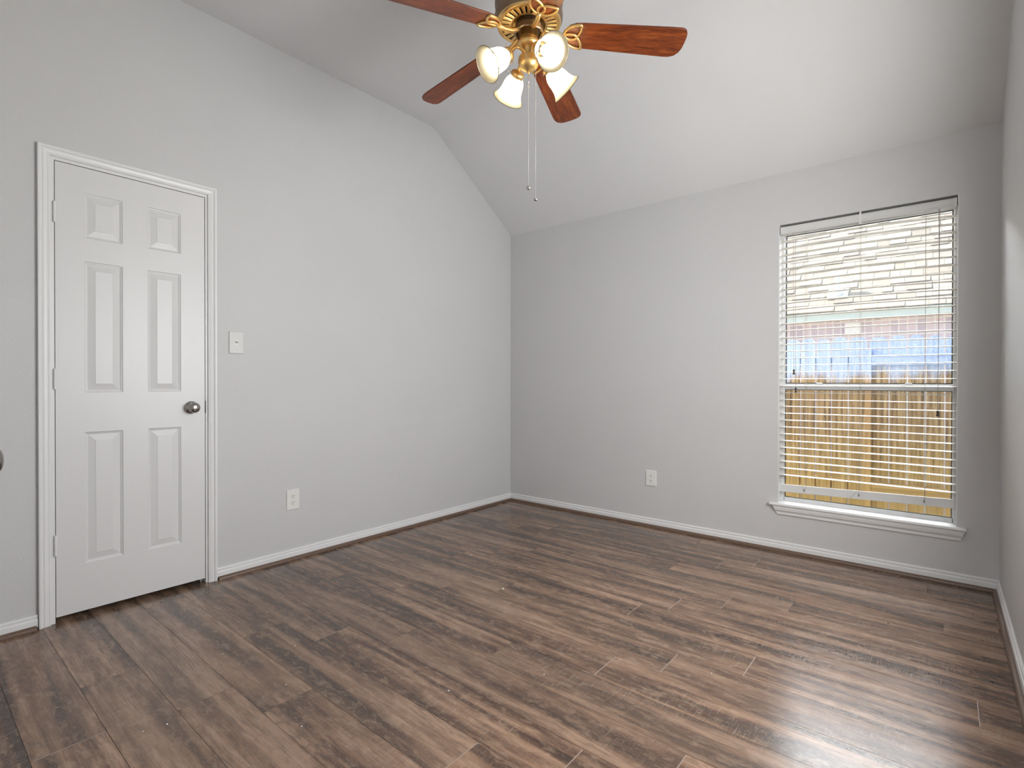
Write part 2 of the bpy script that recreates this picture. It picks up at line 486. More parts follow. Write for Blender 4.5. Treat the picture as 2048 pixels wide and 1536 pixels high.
# ceiling: flat over the room, sloping down to the window wall, soft fold between
cs = [(T, H1 - T * (H2 - H1) / D), (0, H1)]
sl = (H2 - H1) / D
t0, t1 = D - 0.05, D + 0.06
for i in range(7):
    u = i / 6
    p0, p1, p2 = (t0, H1 + sl * t0), (D, H2), (t1, H2)
    cs.append(tuple(-((1 - u) ** 2 * a + 2 * u * (1 - u) * b + u * u * c) if k == 0 else ((1 - u) ** 2 * a + 2 * u * (1 - u) * b + u * u * c) for k, (a, b, c) in enumerate(zip(p0, p1, p2))))
cs.append((YF - T, H2))
prof = cs + [(YF - T, H2 + 0.12), (T, H2 + 0.12)]
cb = MB().prism(prof, lambda y, z: Vector((-T, y, z)), lambda y, z: Vector((W + T, y, z)))
struct(cb.build('ceiling', M['ceil']))

# ------------------------------------------------------------------ baseboards and wood quarter rounds
BP = [(0, 0.012), (0.0125, 0.012), (0.0125, 0.040), (0.0118, 0.043), (0.0080, 0.0455), (0.0075, 0.049), (0.0095, 0.0525), (0.0095, 0.0585), (0.0070, 0.0625), (0.0030, 0.0640), (0, 0.0640)]
SP = [(0, 0), (0, 0.019)] + [(0.0025 + 0.0155 * math.sin(a), 0.0035 + 0.0155 * math.cos(a)) for a in [math.radians(x) for x in (0, 15, 30, 45, 60, 75, 90)]] + [(0.018, 0)]
def run(name, prof, kind, a, b, mat, inset=0.0, m0=0, m1=0):
    """profile (off-wall, z) run along a wall; m0/m1 = 1 mitres that end"""
    mb = MB()
    if kind == 'left':   f = lambda e, mi: (lambda t, z: Vector((t + inset, e + mi * (t + inset), z)))
    elif kind == 'back': f = lambda e, mi: (lambda t, z: Vector((e + mi * (t + inset), -(t + inset), z)))
    elif kind == 'right': f = lambda e, mi: (lambda t, z: Vector((W - t - inset, e + mi * (t + inset), z)))
    elif kind == 'front': f = lambda e, mi: (lambda t, z: Vector((e + mi * (t + inset), YF + t + inset, z)))
    mb.prism(prof, f(a, m0), f(b, m1))
    return struct(mb.build(name, mat))
CW = 0.0415
run('baseboard_left', BP, 'left', DY2 + CW + 0.001, 0, M['trim'], 0, 0, -1)
run('baseboard_left_corner', BP, 'left', YF, DY1 - CW - 0.003, M['trim'], 0, 1, 0)
run('baseboard_back', BP, 'back', 0, W, M['trim'], 0, 1, -1)
run('baseboard_right', BP, 'right', YF, 0, M['trim'], 0, 1, -1)
run('baseboard_front', BP, 'front', 0, EX1 - 0.05, M['trim'], 0, 1, 0)
I = 0.0125
run('trim_1', SP, 'left', DY2 + CW + 0.004, 0, M['shoe'], I, 0, -1)
run('trim_2', SP, 'left', YF, DY1 - CW - 0.008, M['shoe'], I, 1, 0)
run('trim_3', SP, 'back', 0, W, M['shoe'], I, 1, -1)
run('trim_4', SP, 'right', YF, 0, M['shoe'], I, 1, -1)

# ------------------------------------------------------------------ closet door
def casing(mb, yL, yR, zT, wdt, x0=0.0):
    pr = [(0, 0), (0, 0.009), (0.004, 0.0115), (0.008, 0.0105), (0.010, 0.012), (0.021, 0.0145), (0.026, 0.0125), (0.029, 0.017), (0.034, 0.0195), (wdt - 0.002, 0.0195), (wdt, 0.018), (wdt, 0)]
    rs = []
    for pt in range(4):
        ring = []
        for u, t in pr:
            y, z = [(yL - u, 0), (yL - u, zT + u), (yR + u, zT + u), (yR + u, 0)][pt]
            ring.append(Vector((x0 + t, y, z)))
        rs.append(ring)
    mb.rings(rs, True, True, True, False)
    return mb

LY1, LY2, LZ1, LZ2 = -3.2105, -2.5935, 0.0255, 2.0915
def door_leaf():
    mb = MB()
    ys = [LY1, -3.1065, -2.9585, -2.8555, -2.7072, LY2]
    zs = [LZ1, 0.2450, 0.8585, 1.0435, 1.6575, 1.7655, 1.9755, LZ2]
    X = -0.002
    pan = {(i, k) for i in (1, 3) for k in (1, 3, 5)}
    for i in range(5):
        for k in range(7):
            y0, y1, z0, z1 = ys[i], ys[i + 1], zs[k], zs[k + 1]
            if (i, k) not in pan:
                mb.add([(X, y0, z0), (X, y1, z0), (X, y1, z1), (X, y0, z1)], [(0, 1, 2, 3)])
                continue
            steps = [(0, 0), (0.004, -0.0045), (0.007, -0.005), (0.010, -0.0085), (0.0125, -0.0088), (0.040, -0.0018), (0.0412, -0.0005)]
            rg = []
            for ins, dx in steps:
                rg.append([(X + dx, y0 + ins, z0 + ins), (X + dx, y1 - ins, z0 + ins), (X + dx, y1 - ins, z1 - ins), (X + dx, y0 + ins, z1 - ins)])
            mb.rings(rg, True, False, True, False)
    xb = X - 0.035
    b = [(X, LY1, LZ1), (X, LY2, LZ1), (X, LY2, LZ2), (X, LY1, LZ2), (xb, LY1, LZ1), (xb, LY2, LZ1), (xb, LY2, LZ2), (xb, LY1, LZ2)]
    mb.add(b, [(4, 7, 6, 5), (0, 4, 5, 1), (1, 5, 6, 2), (2, 6, 7, 3), (3, 7, 4, 0)])
    return mb
door = struct(door_leaf().build('door_1', M['door'], origin=(0, -3.2105, 0)), 'white six-panel closet door in the left wall')
casing(MB(), -3.2300, -2.5795, 2.1090, CW).build('door_casing', M['trim'], door)
jb = MB()
jb.box((-T, DY1, 0), (-0.0005, LY1 - 0.0030, DT)); jb.box((-T, LY2 + 0.0035, 0), (-0.0005, DY2, DT)); jb.box((-T, LY1 - 0.003, LZ2 + 0.0035), (-0.0005, LY2 + 0.0035, DT))
jb.box((-T, LY1 - 0.003, 0.03), (-0.042, LY1 + 0.010, LZ2)); jb.box((-T, LY2 - 0.010, 0), (-0.042, LY2 + 0.0035, LZ2)); jb.box((-T, LY1, LZ2 - 0.010), (-0.042, LY2, LZ2 + 0.0035))
jb.build('door_jamb', M['trim'], door)
# dark closet behind the door
MB().box((-T - 0.5, DY1 - 0.1, -0.02), (-T - 0.48, DY2 + 0.1, DT)).box((-T - 0.5, DY1 - 0.1, -0.02), (-T, DY1 - 0.08, DT)).box((-T - 0.5, DY2 + 0.08, -0.02), (-T, DY2 + 0.1, DT)).box((-T - 0.5, DY1 - 0.1, DT), (-T, DY2 + 0.1, DT + 0.02)).box((-T - 0.5, DY1 - 0.1, -0.03), (-T, DY2 + 0.1, -0.001)).build('closet_lining', M['wall'], door)
for zc in (1.861, 1.107, 0.353):
    h = MB()
    hm = Matrix.Translation((0.0045, LY1 - 0.0025, zc))
    h.lathe([(0.0055, -0.0445), (0.0055, -0.0275), (0.0049, -0.0272), (0.0049, -0.0268), (0.0055, -0.0265), (0.0055, -0.0095), (0.0049, -0.0092), (0.0049, -0.0088), (0.0055, -0.0085), (0.0055, 0.0085), (0.0049, 0.0088), (0.0049, 0.0092), (0.0055, 0.0095), (0.0055, 0.0265), (0.0049, 0.0268), (0.0049, 0.0272), (0.0055, 0.0275), (0.0055, 0.0445)], 14, hm, False)
    h.lathe([(0.0035, 0.0445), (0.0042, 0.046), (0.003, 0.0485)], 10, hm); h.lathe([(0.003, -0.0485), (0.0042, -0.046), (0.0035, -0.0445)], 10, hm)
    h.box((-0.0025, LY1 - 0.0022, zc - 0.0445), (0.0005, LY1 + 0.0004, zc + 0.0445))
    h.build('hinge', M['trim'], door)
def knob_mesh(center, axis_q, mat, parent, name='door_knob', rose=True):
    mb = MB()
    Mx = Matrix.Translation(center) @ axis_q.to_matrix().to_4x4()
    pr = [(0.0335, 0.0), (0.0335, 0.003), (0.031, 0.007), (0.022, 0.010), (0.0135, 0.012), (0.0125, 0.022), (0.0145, 0.027), (0.020, 0.0305), (0.0250, 0.0360), (0.0275, 0.0430), (0.0272, 0.0500), (0.0245, 0.0565), (0.0195, 0.0610), (0.0120, 0.0636), (0.0050, 0.0645), (0.0004, 0.0646)]
    mb.lathe(pr, 40, Mx)
    o = mb.build(name, mat, parent); o['label'] = 'round satin nickel knob'
    return o
qx = Vector((0, 0, 1)).rotation_difference(Vector((1, 0, 0)))
knob_mesh((-0.002, -2.6600, 0.957), qx, M['nickel'], door)
MB().box((-0.012, LY2 + 0.0004, 0.925), (0.0012, LY2 + 0.0046, 0.99)).build('latch', M['gasket'], door)

# ------------------------------------------------------------------ entry door, open flat against the front wall; only its knob edge shows
ed = MB().box((1.60, -3.672, 0.02), (EX1, -3.637, 2.05)).build('door_2', M['door'], origin=(EX1, -3.672, 0))
ed.rotation_euler.z = -0.0265
struct(ed, 'white entry door swung open against the wall behind the camera')
qy = Vector((0, 0, 1)).rotation_difference(Vector((0, 1, 0)))
knob_mesh((1.662, -3.6365, 0.944), qy, M['nickel'], ed)
for zc in (1.86, 1.1, 0.35):
    MB().lathe([(0.0055, -0.0445), (0.0055, 0.0445)], 12, Matrix.Translation((EX1 + 0.004, -3.672, zc))).build('hinge', M['trim'], ed)

# ------------------------------------------------------------------ switch and outlets
def plate_mb(f, w_, h_):
    """bevelled wall plate; f(u, v, t) maps width, height, off-wall"""
    mb = MB(); a, b = w_ / 2, h_ / 2
    rg = []
    for ins, t in ((0, 0), (0, 0.0035), (0.0012, 0.0052), (0.004, 0.0065)):
        rg.append([f(-a + ins, -b + ins, t), f(a - ins, -b + ins, t), f(a - ins, b - ins, t), f(-a + ins, b - ins, t)])
    mb.rings(rg, True, True, True, False)
    return mb
def on_left(y, z): return lambda u, v, t: Vector((t, y + u, z + v))
def on_back(x, z): return lambda u, v, t: Vector((x + u, -t, z + v))
def disc(f, u0, v0, r, t0, t1, n=16, sq=1.0):
    mb = MB()
    mb.rings([[f(u0 + rr * math.cos(2 * math.pi * k / n), v0 + max(-r * sq, min(r * sq, rr * math.sin(2 * math.pi * k / n))), t) for k in range(n)] for rr, t in ((r, t0), (r, t1 - 0.0006), (r - 0.0006, t1))], True, True, True, False)
    return mb
def bx(f, u0, u1, v0, v1, t0, t1, mb=None):
    mb = mb or MB()
    ring = lambda t: [f(u0, v0, t), f(u1, v0, t), f(u1, v1, t), f(u0, v1, t)]
    return mb.rings([ring(t0), ring(t1)], True, True, True, False)

f = on_left(-2.4305, 1.3160)
sw = thing('light_switch', (0, -2.4305, 1.3160), 'white single toggle switch plate on the wall right of the closet door', 'light switch')
plate_mb(f, 0.0812, 0.126).build('wall_plate', M['switch'], sw)
bx(f, -0.0055, 0.0055, -0.0125, 0.0125, 0.0055, 0.0068).build('toggle_slot', M['plate'], sw)
tg = MB(); tg.rings([[f(-0.0046, -0.005, 0.006), f(0.0046, -0.005, 0.006), f(0.0046, 0.006, 0.006), f(-0.0046, 0.006, 0.006)], [f(-0.0036, 0.004, 0.0215), f(0.0036, 0.004, 0.0215), f(0.0036, 0.0095, 0.0205), f(-0.0036, 0.0095, 0.0205)]], True, True, True, False)
tg.build('toggle', M['plate'], sw)
for v in (0.030, -0.030): disc(f, 0, v, 0.0032, 0.005, 0.0074).build('screw', M['plate'], sw)

def outlet(f, loc, label, w_=0.0822, h_=0.123):
    o = thing('wall_outlet', loc, label, 'outlet', 'wall outlets')
    plate_mb(f, w_, h_).build('wall_plate', M['plate'], o)
    for v in (0.0195, -0.0195):
        r = disc(f, 0, v, 0.0172, 0.005, 0.0078, 28, 0.84).build('receptacle', M['plate'], o)
        s = MB(); bx(f, -0.0080, -0.0052, v - 0.001, v + 0.0080, 0.0075, 0.00795, s); bx(f, 0.0052, 0.0080, v - 0.0005, v + 0.0075, 0.0075, 0.00795, s)
        s.build('slot', M['dark'], r)
        disc(f, 0, v - 0.0085, 0.0030, 0.0075, 0.0080, 12).build('ground_hole', M['dark'], r)
    disc(f, 0, 0, 0.0026, 0.005, 0.0072, 10).build('screw', M['plate'], o)
    return o
outlet(on_left(-2.0990, 0.3685), (0, -2.0990, 0.3685), 'white duplex outlet low on the wall between closet door and corner')
outlet(on_back(1.3890, 0.3660), (1.3890, 0, 0.3660), 'white duplex outlet low on the wall left of the window', 0.0835, 0.1165)

# ------------------------------------------------------------------ window
win = bpy.data.objects.new('window_1', None); COL.objects.link(win); win.location = (2.7068, 0.10, 0.3106); win['_o'] = (2.7068, 0.10, 0.3106)
struct(win, 'single-hung window with white blind in the back wall')
rv = MB()     # painted return of the opening
for a, b in (((WX1, -0.0004, WB), (WX1 + 0.004, 0.075, WT)), ((WX2 - 0.004, -0.0004, WB), (WX2, 0.075, WT)) ): rv.box(a, b)
rv.build('window_return', M['trim'], win)
FY0, FY1 = 0.075, 0.135
fr = MB()
fr.box((WX1, FY0, WB), (WX1 + 0.016, FY1, WT)); fr.box((WX2 - 0.016, FY0, WB), (WX2, FY1, WT)); fr.box((WX1, FY0, WT - 0.02), (WX2, FY1, WT)); fr.box((WX1, FY0, WB), (WX2, FY1, WB + 0.012))
fr.build('window_frame', M['vinyl'], win, bevel=0.002)
GX1, GX2 = 2.2855, 3.1275
lo = MB()
lo.box((WX1 + 0.014, 0.084, WB + 0.01), (GX1, 0.104, 1.084)); lo.box((GX2, 0.084, WB + 0.01), (WX2 - 0.014, 0.104, 1.084))
lo.box((WX1 + 0.014, 0.084, WB + 0.01), (WX2 - 0.014, 0.104, 0.339)); lo.box((WX1 + 0.014, 0.080, 1.047), (WX2 - 0.014, 0.104, 1.078))
sash = lo.build('lower_sash', M['vinyl'], win, bevel=0.002)
us = MB()
us.box((WX1 + 0.014, 0.108, 1.05), (GX1 - 0.001, 0.126, WT - 0.018)); us.box((GX2 + 0.001, 0.108, 1.05), (WX2 - 0.014, 0.126, WT - 0.018))
us.box((WX1 + 0.014, 0.108, WT - 0.05), (WX2 - 0.014, 0.126, WT - 0.018)); us.box((WX1 + 0.014, 0.106, 1.055), (WX2 - 0.014, 0.126, 1.086))
usash = us.build('upper_sash', M['vinyl'], win, bevel=0.002)
def frame_rect(x0, x1, z0, z1, y, w_, t=0.004):
    g = MB()
    for a, b in (((x0, y, z0), (x0 + w_, y + t, z1)), ((x1 - w_, y, z0), (x1, y + t, z1)), ((x0, y, z0), (x1, y + t, z0 + w_)), ((x0, y, z1 - w_), (x1, y + t, z1))): g.box(a, b)
    return g
frame_rect(GX1, GX2, 0.339, 1.047, 0.090, 0.004).build('gasket', M['gasket'], sash)
frame_rect(GX1 - 0.001, GX2 + 0.001, 1.086, WT - 0.05, 0.112, 0.005).build('gasket', M['gasket'], usash)
MB().box((GX1, 0.093, 0.339), (GX2, 0.096, 1.047)).build('pane', M['glass'], sash)
MB().box((GX1 - 0.001, 0.115, 1.086), (GX2 + 0.001, 0.118, WT - 0.05)).build('pane', M['glass'], usash)
MB().add([(GX1 - 0.01, 0.131, 0.32), (GX2 + 0.01, 0.131, 0.32), (GX2 + 0.01, 0.131, 1.06), (GX1 - 0.01, 0.131, 1.06)], [(0, 1, 2, 3)]).build('insect_screen', M['screen'], win)
for xx in (2.48, 2.93):
    MB().box((xx - 0.03, 0.074, 1.078), (xx + 0.03, 0.09, 1.084)).box((xx - 0.012, 0.070, 1.084), (xx + 0.02, 0.086, 1.092)).build('sash_lock', M['vinyl'], win, bevel=0.001)
SX1, SX2 = 2.2185, 3.1868
st = MB()
nose = [(0.0, 0.297), (-0.030, 0.297), (-0.034, 0.300), (-0.0355, 0.306), (-0.034, 0.312), (-0.030, 0.3150), (0.0, 0.3150)]
st.prism(nose, lambda y, z: Vector((SX1, y, z)), lambda y, z: Vector((SX2, y, z)), False)
st.box((WX1 + 0.0005, -0.001, 0.297), (WX2 - 0.0005, 0.0755, 0.3150))
st.build('window_sill', M['trim'], win, bevel=0.0015)
ap = MB()
apr = [(0, 0.2400, 0), (-0.009, 0.2400, 0), (-0.0105, 0.2425, 0), (-0.0110, 0.2560, .006), (-0.0140, 0.2620, .009), (-0.0205, 0.2680, .012), (-0.0225, 0.2740, .014), (-0.0225, 0.2780, .015), (-0.0250, 0.2800, .016), (-0.0265, 0.2970, .024), (0, 0.2970, .024)]
ap.rings([[Vector((2.2610 - e, y, z)) for y, z, e in apr], [Vector((3.1625 + e * 0.85, y, z)) for y, z, e in apr]], True, True, True, False)
ap.build('window_apron', M['trim'], win)

# added window in the right wall for fill light, unseen beside the camera
w2 = struct(MB().box((W + 0.06, VY1, VZ1), (W + 0.09, VY1 + 0.04, VZ2)).box((W + 0.06, VY2 - 0.04, VZ1), (W + 0.09, VY2, VZ2)).box((W + 0.06, VY1, VZ1), (W + 0.09, VY2, VZ1 + 0.04)).box((W + 0.06, VY1, VZ2 - 0.04), (W + 0.09, VY2, VZ2)).build('added_window', M['vinyl'], origin=(W + 0.075, -1.74, VZ1)), 'added unseen window in the right wall, opening for the fill lamp')
MB().box((W + 0.001, VY1, VZ1 + 0.0005), (W + 0.06, VY2, VZ1 + 0.014)).build('window_sill', M['trim'], w2)  # sill of the added window
MB().box((W + 0.12, VY1, VZ1), (W + 0.125, VY2, VZ2)).build('pane', M['glass'], w2)

# ------------------------------------------------------------------ blind
bl = thing('window_blind', (2.7068, 0.045, 2.106), 'white horizontal slat blind lowered over the window with slats open', 'blind')
BX1, BX2 = 2.2700, 3.1440
MB().box((BX1, 0.020, 2.056), (BX2, 0.074, 2.092)).build('headrail', M['slat'], bl, bevel=0.002)
va = MB()
vp = [(0.012, 2.0505), (0.0035, 2.0505), (0.002, 2.053), (0.002, 2.058), (0.0045, 2.0605), (0.0045, 2.0900), (0.002, 2.0915), (0.002, 2.094), (0.0035, 2.0970), (0.012, 2.0970)]
va.prism(vp, lambda y, z: Vector((2.2935, y, z)), lambda y, z: Vector((3.126, y, z)))
va.box((2.2690, 0.001, 2.0505), (2.2935, 0.013, 2.0970)); va.box((3.126, 0.001, 2.0505), (3.1455, 0.013, 2.0970))
va.box((2.2690, 0.001, 2.0505), (2.2725, 0.06, 2.0970)); va.box((3.1420, 0.001, 2.0505), (3.1455, 0.06, 2.0970))
va.build('valance', M['valance'], bl)
MB().box((2.700, -0.0005, 2.0485), (2.709, 0.02, 2.1095)).box((2.698, -0.0005, 2.036), (2.711, 0.012, 2.0505)).build('valance_clip', M['plate'], bl)
Zs, PITCHZ = 2.0080, 0.04460
for i in range(35):
    z0 = Zs - PITCHZ * i
    amp = 0.016 * max(0.0, 1 - i / 16.0) + 0.001
    s = MB(); rs = []
    prof = [(-0.025, 0.0), (-0.0125, 0.0022), (0, 0.0030), (0.0125, 0.0022), (0.025, 0.0), (0.025, -0.0016), (0.0125, 0.0006), (0, 0.0014), (-0.0125, 0.0006), (-0.025, -0.0016)]
    for k in range(13):
        u = k / 12
        dz = amp * (1 - (2 * u - 1) ** 2)
        rs.append([Vector((BX1 + u * (BX2 - BX1), 0.045 + a, z0 + dz + b)) for a, b in prof])
    s.rings(rs, True, True, True, False)
    s.build('slat', M['slat'], bl)
zb_l, zb_r = 0.4055, 0.4300
br = MB()
bp = [(-0.017, -0.019), (0.010, 0.021), (0.016, 0.0225), (0.0175, 0.017), (-0.009, -0.0235), (-0.0155, -0.0235)]
br.rings([[Vector((BX1 - 0.004, 0.035 + a, zb_l + b)) for a, b in bp], [Vector((BX2 - 0.004, 0.035 + a, zb_r + b)) for a, b in bp]], True, True, True, False)
rail = br.build('bottom_rail', M['valance'], bl, bevel=0.0015)
for xx in (2.414, 2.7036, 3.0094):
    lc = MB()
    for yy in (0.0185, 0.0715): lc.tube([(xx, yy, 2.055), (xx, yy, 1.2), (xx + 0.002, yy, 0.44)], 0.0009, 5)
    for i in range(35):
        amp = 0.016 * max(0.0, 1 - i / 16.0) + 0.001; u = (xx - BX1) / (BX2 - BX1)
        zz = Zs - PITCHZ * i - 0.004 + amp * (1 - (2 * u - 1) ** 2)
        lc.tube([(xx, 0.0185, zz), (xx, 0.0715, zz)], 0.0006, 4)
    lc.build('ladder_cord', M['cord'], bl)
    MB().box((xx - 0.003, 0.0155, 0.408 + (xx - BX1) * 0.028 - 0.008), (xx + 0.001, 0.0205, 0.408 + (xx - BX1) * 0.028 + 0.006)).build('rail_plug', M['gasket'], rail)
def tassel(x, y, z, par):
    t = MB().lathe([(0.0015, 0.017), (0.0045, 0.0155), (0.0065, 0.011), (0.0050, 0.002), (0.0048, -0.002), (0.0075, -0.012), (0.0075, -0.0150), (0.0055, -0.0165)], 14, Matrix.Translation((x, y, z)))
    t.build('tassel', M['tassel'], par)
for nm, xx, zz, r in (('tilt_cord', 2.3470, 1.160, 0.0011), ('tilt_cord', 2.3585, 1.0454, 0.0011), ('lift_cord', 3.0655, 0.924, 0.0013)):
    c = MB(); c.tube([(xx, 0.004, 2.052), (xx + 0.003, -0.001, 1.7), (xx + (0.008 if zz > 1 else 0), -0.003, zz + 0.016)], r, 6)
    if nm == 'lift_cord': c.tube([(xx + 0.004, 0.006, 2.052), (xx + 0.003, 0.002, 1.6), (xx, -0.003, zz + 0.016)], r, 6)
    co = c.build(nm, M['cord'], bl)
    tassel(xx + (0.008 if zz > 1 else 0), -0.003, zz, co)
# loose pull cords trailing at the foot
for pts in ([(2.414, 0.010, 0.62), (2.418, 0.008, 0.47), (2.424, 0.004, 0.425), (2.412, 0.0, 0.412), (2.420, -0.002, 0.388), (2.447, -0.001, 0.386)],
            [(2.704, 0.010, 0.62), (2.702, 0.006, 0.50), (2.695, 0.002, 0.445), (2.675, -0.001, 0.420), (2.66, 0.0, 0.402)],
            [(3.012, 0.010, 0.60), (3.010, 0.004, 0.47), (3.016, -0.002, 0.410), (3.034, -0.004, 0.385), (3.043, -0.004, 0.372), (3.052, -0.002, 0.384)]):
    MB().tube(pts, 0.0008, 5).build('loose_cord', M['cord'], bl)

# ------------------------------------------------------------------ ceiling fan
FX, FY = 1.695, -1.914
fan = thing('ceiling_fan', (FX, FY, H2), 'five-blade cherry ceiling fan with brass motor and four lit glass shades', 'ceiling fan')
TM = Matrix.Translation((FX, FY, 0))
MB().lathe([(0.068, H2), (0.068, H2 - 0.012), (0.060, H2 - 0.035), (0.040, H2 - 0.055), (0.018, H2 - 0.062)], 36, TM).build('canopy', M['bronze'], fan)
MB().lathe([(0.0135, H2 - 0.055), (0.0135, 2.855)], 18, TM).build('downrod', M['bronze'], fan)
mot = MB().lathe([(0.020, 2.875), (0.034, 2.868), (0.045, 2.845), (0.085, 2.832), (0.120, 2.815), (0.140, 2.790), (0.147, 2.760), (0.147, 2.725), (0.1435, 2.708), (0.1420, 2.700), (0.1445, 2.692), (0.1480, 2.680), (0.1465, 2.664), (0.1400, 2.650)], 64, TM, cap=False).build('motor_housing', M['bronze'], fan)
rim = MB(); rim.lathe([(0.1400, 2.650), (0.1380, 2.643), (0.1330, 2.639), (0.1280, 2.640), (0.1255, 2.643)], 64, TM, cap=False)
# fluted vent ring: raised fins between dark slots
rim.lathe([(0.1255, 2.643), (0.120, 2.6415)], 64, TM, cap=False)
rim.lathe([(0.083, 2.6400), (0.074, 2.6385), (0.0715, 2.6410), (0.0715, 2.668), (0.02, 2.668)], 64, TM, cap=False)
NF = 28
for k in range(NF):
    a0 = 2 * math.pi * k / NF
    def P(r, da, z):
        a = a0 + da
        return Vector((FX + r * math.cos(a), FY + r * math.sin(a), z))
    hw = math.pi / NF
    q = 0.66
    rs = []
    for r in (0.0815, 0.092, 0.108, 0.1215):
        w2 = hw * q
        rs.append([P(r, -w2, 2.652), P(r, -w2, 2.6425), P(r, -w2 * 0.5, 2.6385), P(r, w2 * 0.5, 2.6385), P(r, w2, 2.6425), P(r, w2, 2.652)])
    rim.rings(rs, True, True, True, False)
vr = rim.build('vent_ring', M['brass'], mot)
MB().lathe([(0.070, 2.651), (0.124, 2.651)], 64, TM, cap=False).build('vent_backing', M['gasket'], mot)
MB().lathe([(0.050, 2.660), (0.058, 2.650), (0.0640, 2.628), (0.0650, 2.607), (0.0610, 2.603), (0.0560, 2.606), (0.0520, 2.620)], 10, TM, smooth=False).build('flywheel', M['bronze'], fan)
swh = MB().lathe([(0.0400, 2.625), (0.0405, 2.575), (0.0420, 2.571), (0.0470, 2.568), (0.0485, 2.562), (0.0480, 2.556), (0.0430, 2.549), (0.0350, 2.543), (0.0270, 2.538), (0.0235, 2.530), (0.0190, 2.512), (0.0180, 2.507)], 40, TM).build('switch_housing', M['brass'], fan)
bw = MB().lathe([(0.0180, 2.508), (0.0400, 2.506), (0.0440, 2.503), (0.0450, 2.497), (0.0430, 2.494), (0.0455, 2.491), (0.0458, 2.485), (0.0440, 2.474), (0.0390, 2.464), (0.0300, 2.455), (0.0200, 2.4505), (0.0180, 2.4495), (0.0120, 2.4450), (0.0090, 2.4430)], 40, TM)
bw.lathe([(0.0050, 2.4440), (0.0055, 2.4400), (0.0035, 2.4350), (0.0015, 2.4320)], 14, TM)
bw.build('light_kit_bowl', M['brass'], fan)

# blades and their trefoil irons
PHI = 0.628
def zb(r): return 2.590 - 0.115 * (r - 0.2)
TP = math.tan(math.radians(13))
def blade_outline():
    pts = []
    # root, lower side (w>0), tip, back along w<0
    pts += [(0.155, 0.012), (0.163, 0.028), (0.180, 0.045), (0.205, 0.056), (0.24, 0.0600)]
    pts += [(0.40, 0.0650), (0.585, 0.0700)]
    pts += [(0.610, 0.0685), (0.632, 0.0600), (0.648, 0.0430), (0.657, 0.020), (0.662, -0.010), (0.664, -0.035)]
    pts += [(0.6635, -0.048), (0.659, -0.060), (0.650, -0.068), (0.638, -0.0705)]
    pts += [(0.585, -0.0700), (0.40, -0.0650), (0.24, -0.0600), (0.205, -0.057), (0.180, -0.047), (0.163, -0.030), (0.155, -0.012)]
    return pts
def leaf_iron():
    """outline curves (r, w) of the pierced trefoil iron"""
    def bez(p, n=12): 
        out = []
        for i in range(n + 1):
            u = i / n; v = 1 - u
            out.append(tuple(v ** 3 * a + 3 * v * v * u * b + 3 * v * u * u * c + u ** 3 * e for a, b, c, e in zip(*p)))
        return out
    A = bez([(0.150, -0.004), (0.156, -0.040), (0.190, -0.056), (0.226, -0.056)]) + bez([(0.226, -0.056), (0.228, -0.040), (0.222, -0.016), (0.205, 0.000)])[1:]
    B = [(r, -w_) for r, w_ in A]
    C = [(0.181 + 0.026 * math.cos(t), 0.0125 * math.sin(t)) for t in [2 * math.pi * i / 24 for i in range(24)]]
    return A, B, C
for k in range(5):
    a = PHI + k * 2 * math.pi / 5
    ca, sa = math.cos(a), math.sin(a)
    BM = Matrix(((ca, -sa, 0, FX), (sa, ca, 0, FY), (0, 0, 1, 0), (0, 0, 0, 1)))
    def Q(r, w_, dz=0.0): return Vector((r, w_, zb(r) - w_ * TP + dz))
    ol = blade_outline()
    mb = MB()
    mb.rings([[Q(r, w_ * 0.985, -0.0012) for r, w_ in ol], [Q(r, w_, 0.0) for r, w_ in ol], [Q(r, w_, 0.0045) for r, w_ in ol], [Q(r, w_ * 0.985, 0.0055) for r, w_ in ol]], True, True, True, False)
    me_o = Vector((0, 0, 0))
    b = mb.build('blade', M['cherry'], None)
    b.parent = fan; b.matrix_basis = Matrix.Translation((-FX, -FY, -H2)) @ BM; b['_o'] = (0, 0, 0)
    ir = MB()
    A, B, C = leaf_iron()
    for L_, cl in ((A, False), (B, False), (C, True)):
        ir.tube([Q(r, w_, -0.0045) for r, w_ in L_], 0.0056, 10, cl)
    ir.tube([Q(0.160, 0, -0.004), Q(0.145, 0, -0.009), Q(0.118, 0, -0.004 + (-0.010)), Vector((0.088, 0, 2.590)), Vector((0.062, 0, 2.604)), Vector((0.055, 0, 2.609))], [0.008, 0.010, 0.0105, 0.0105, 0.0105, 0.010], 12)
    i = ir.build('blade_iron', M['brass'], None); i.parent = b; i['_o'] = (0, 0, 0); i['label'] = 'pierced brass trefoil bracket'
    for rr, ww in ((0.20, 0.034), (0.20, -0.034), (0.168, 0.0)):
        pass

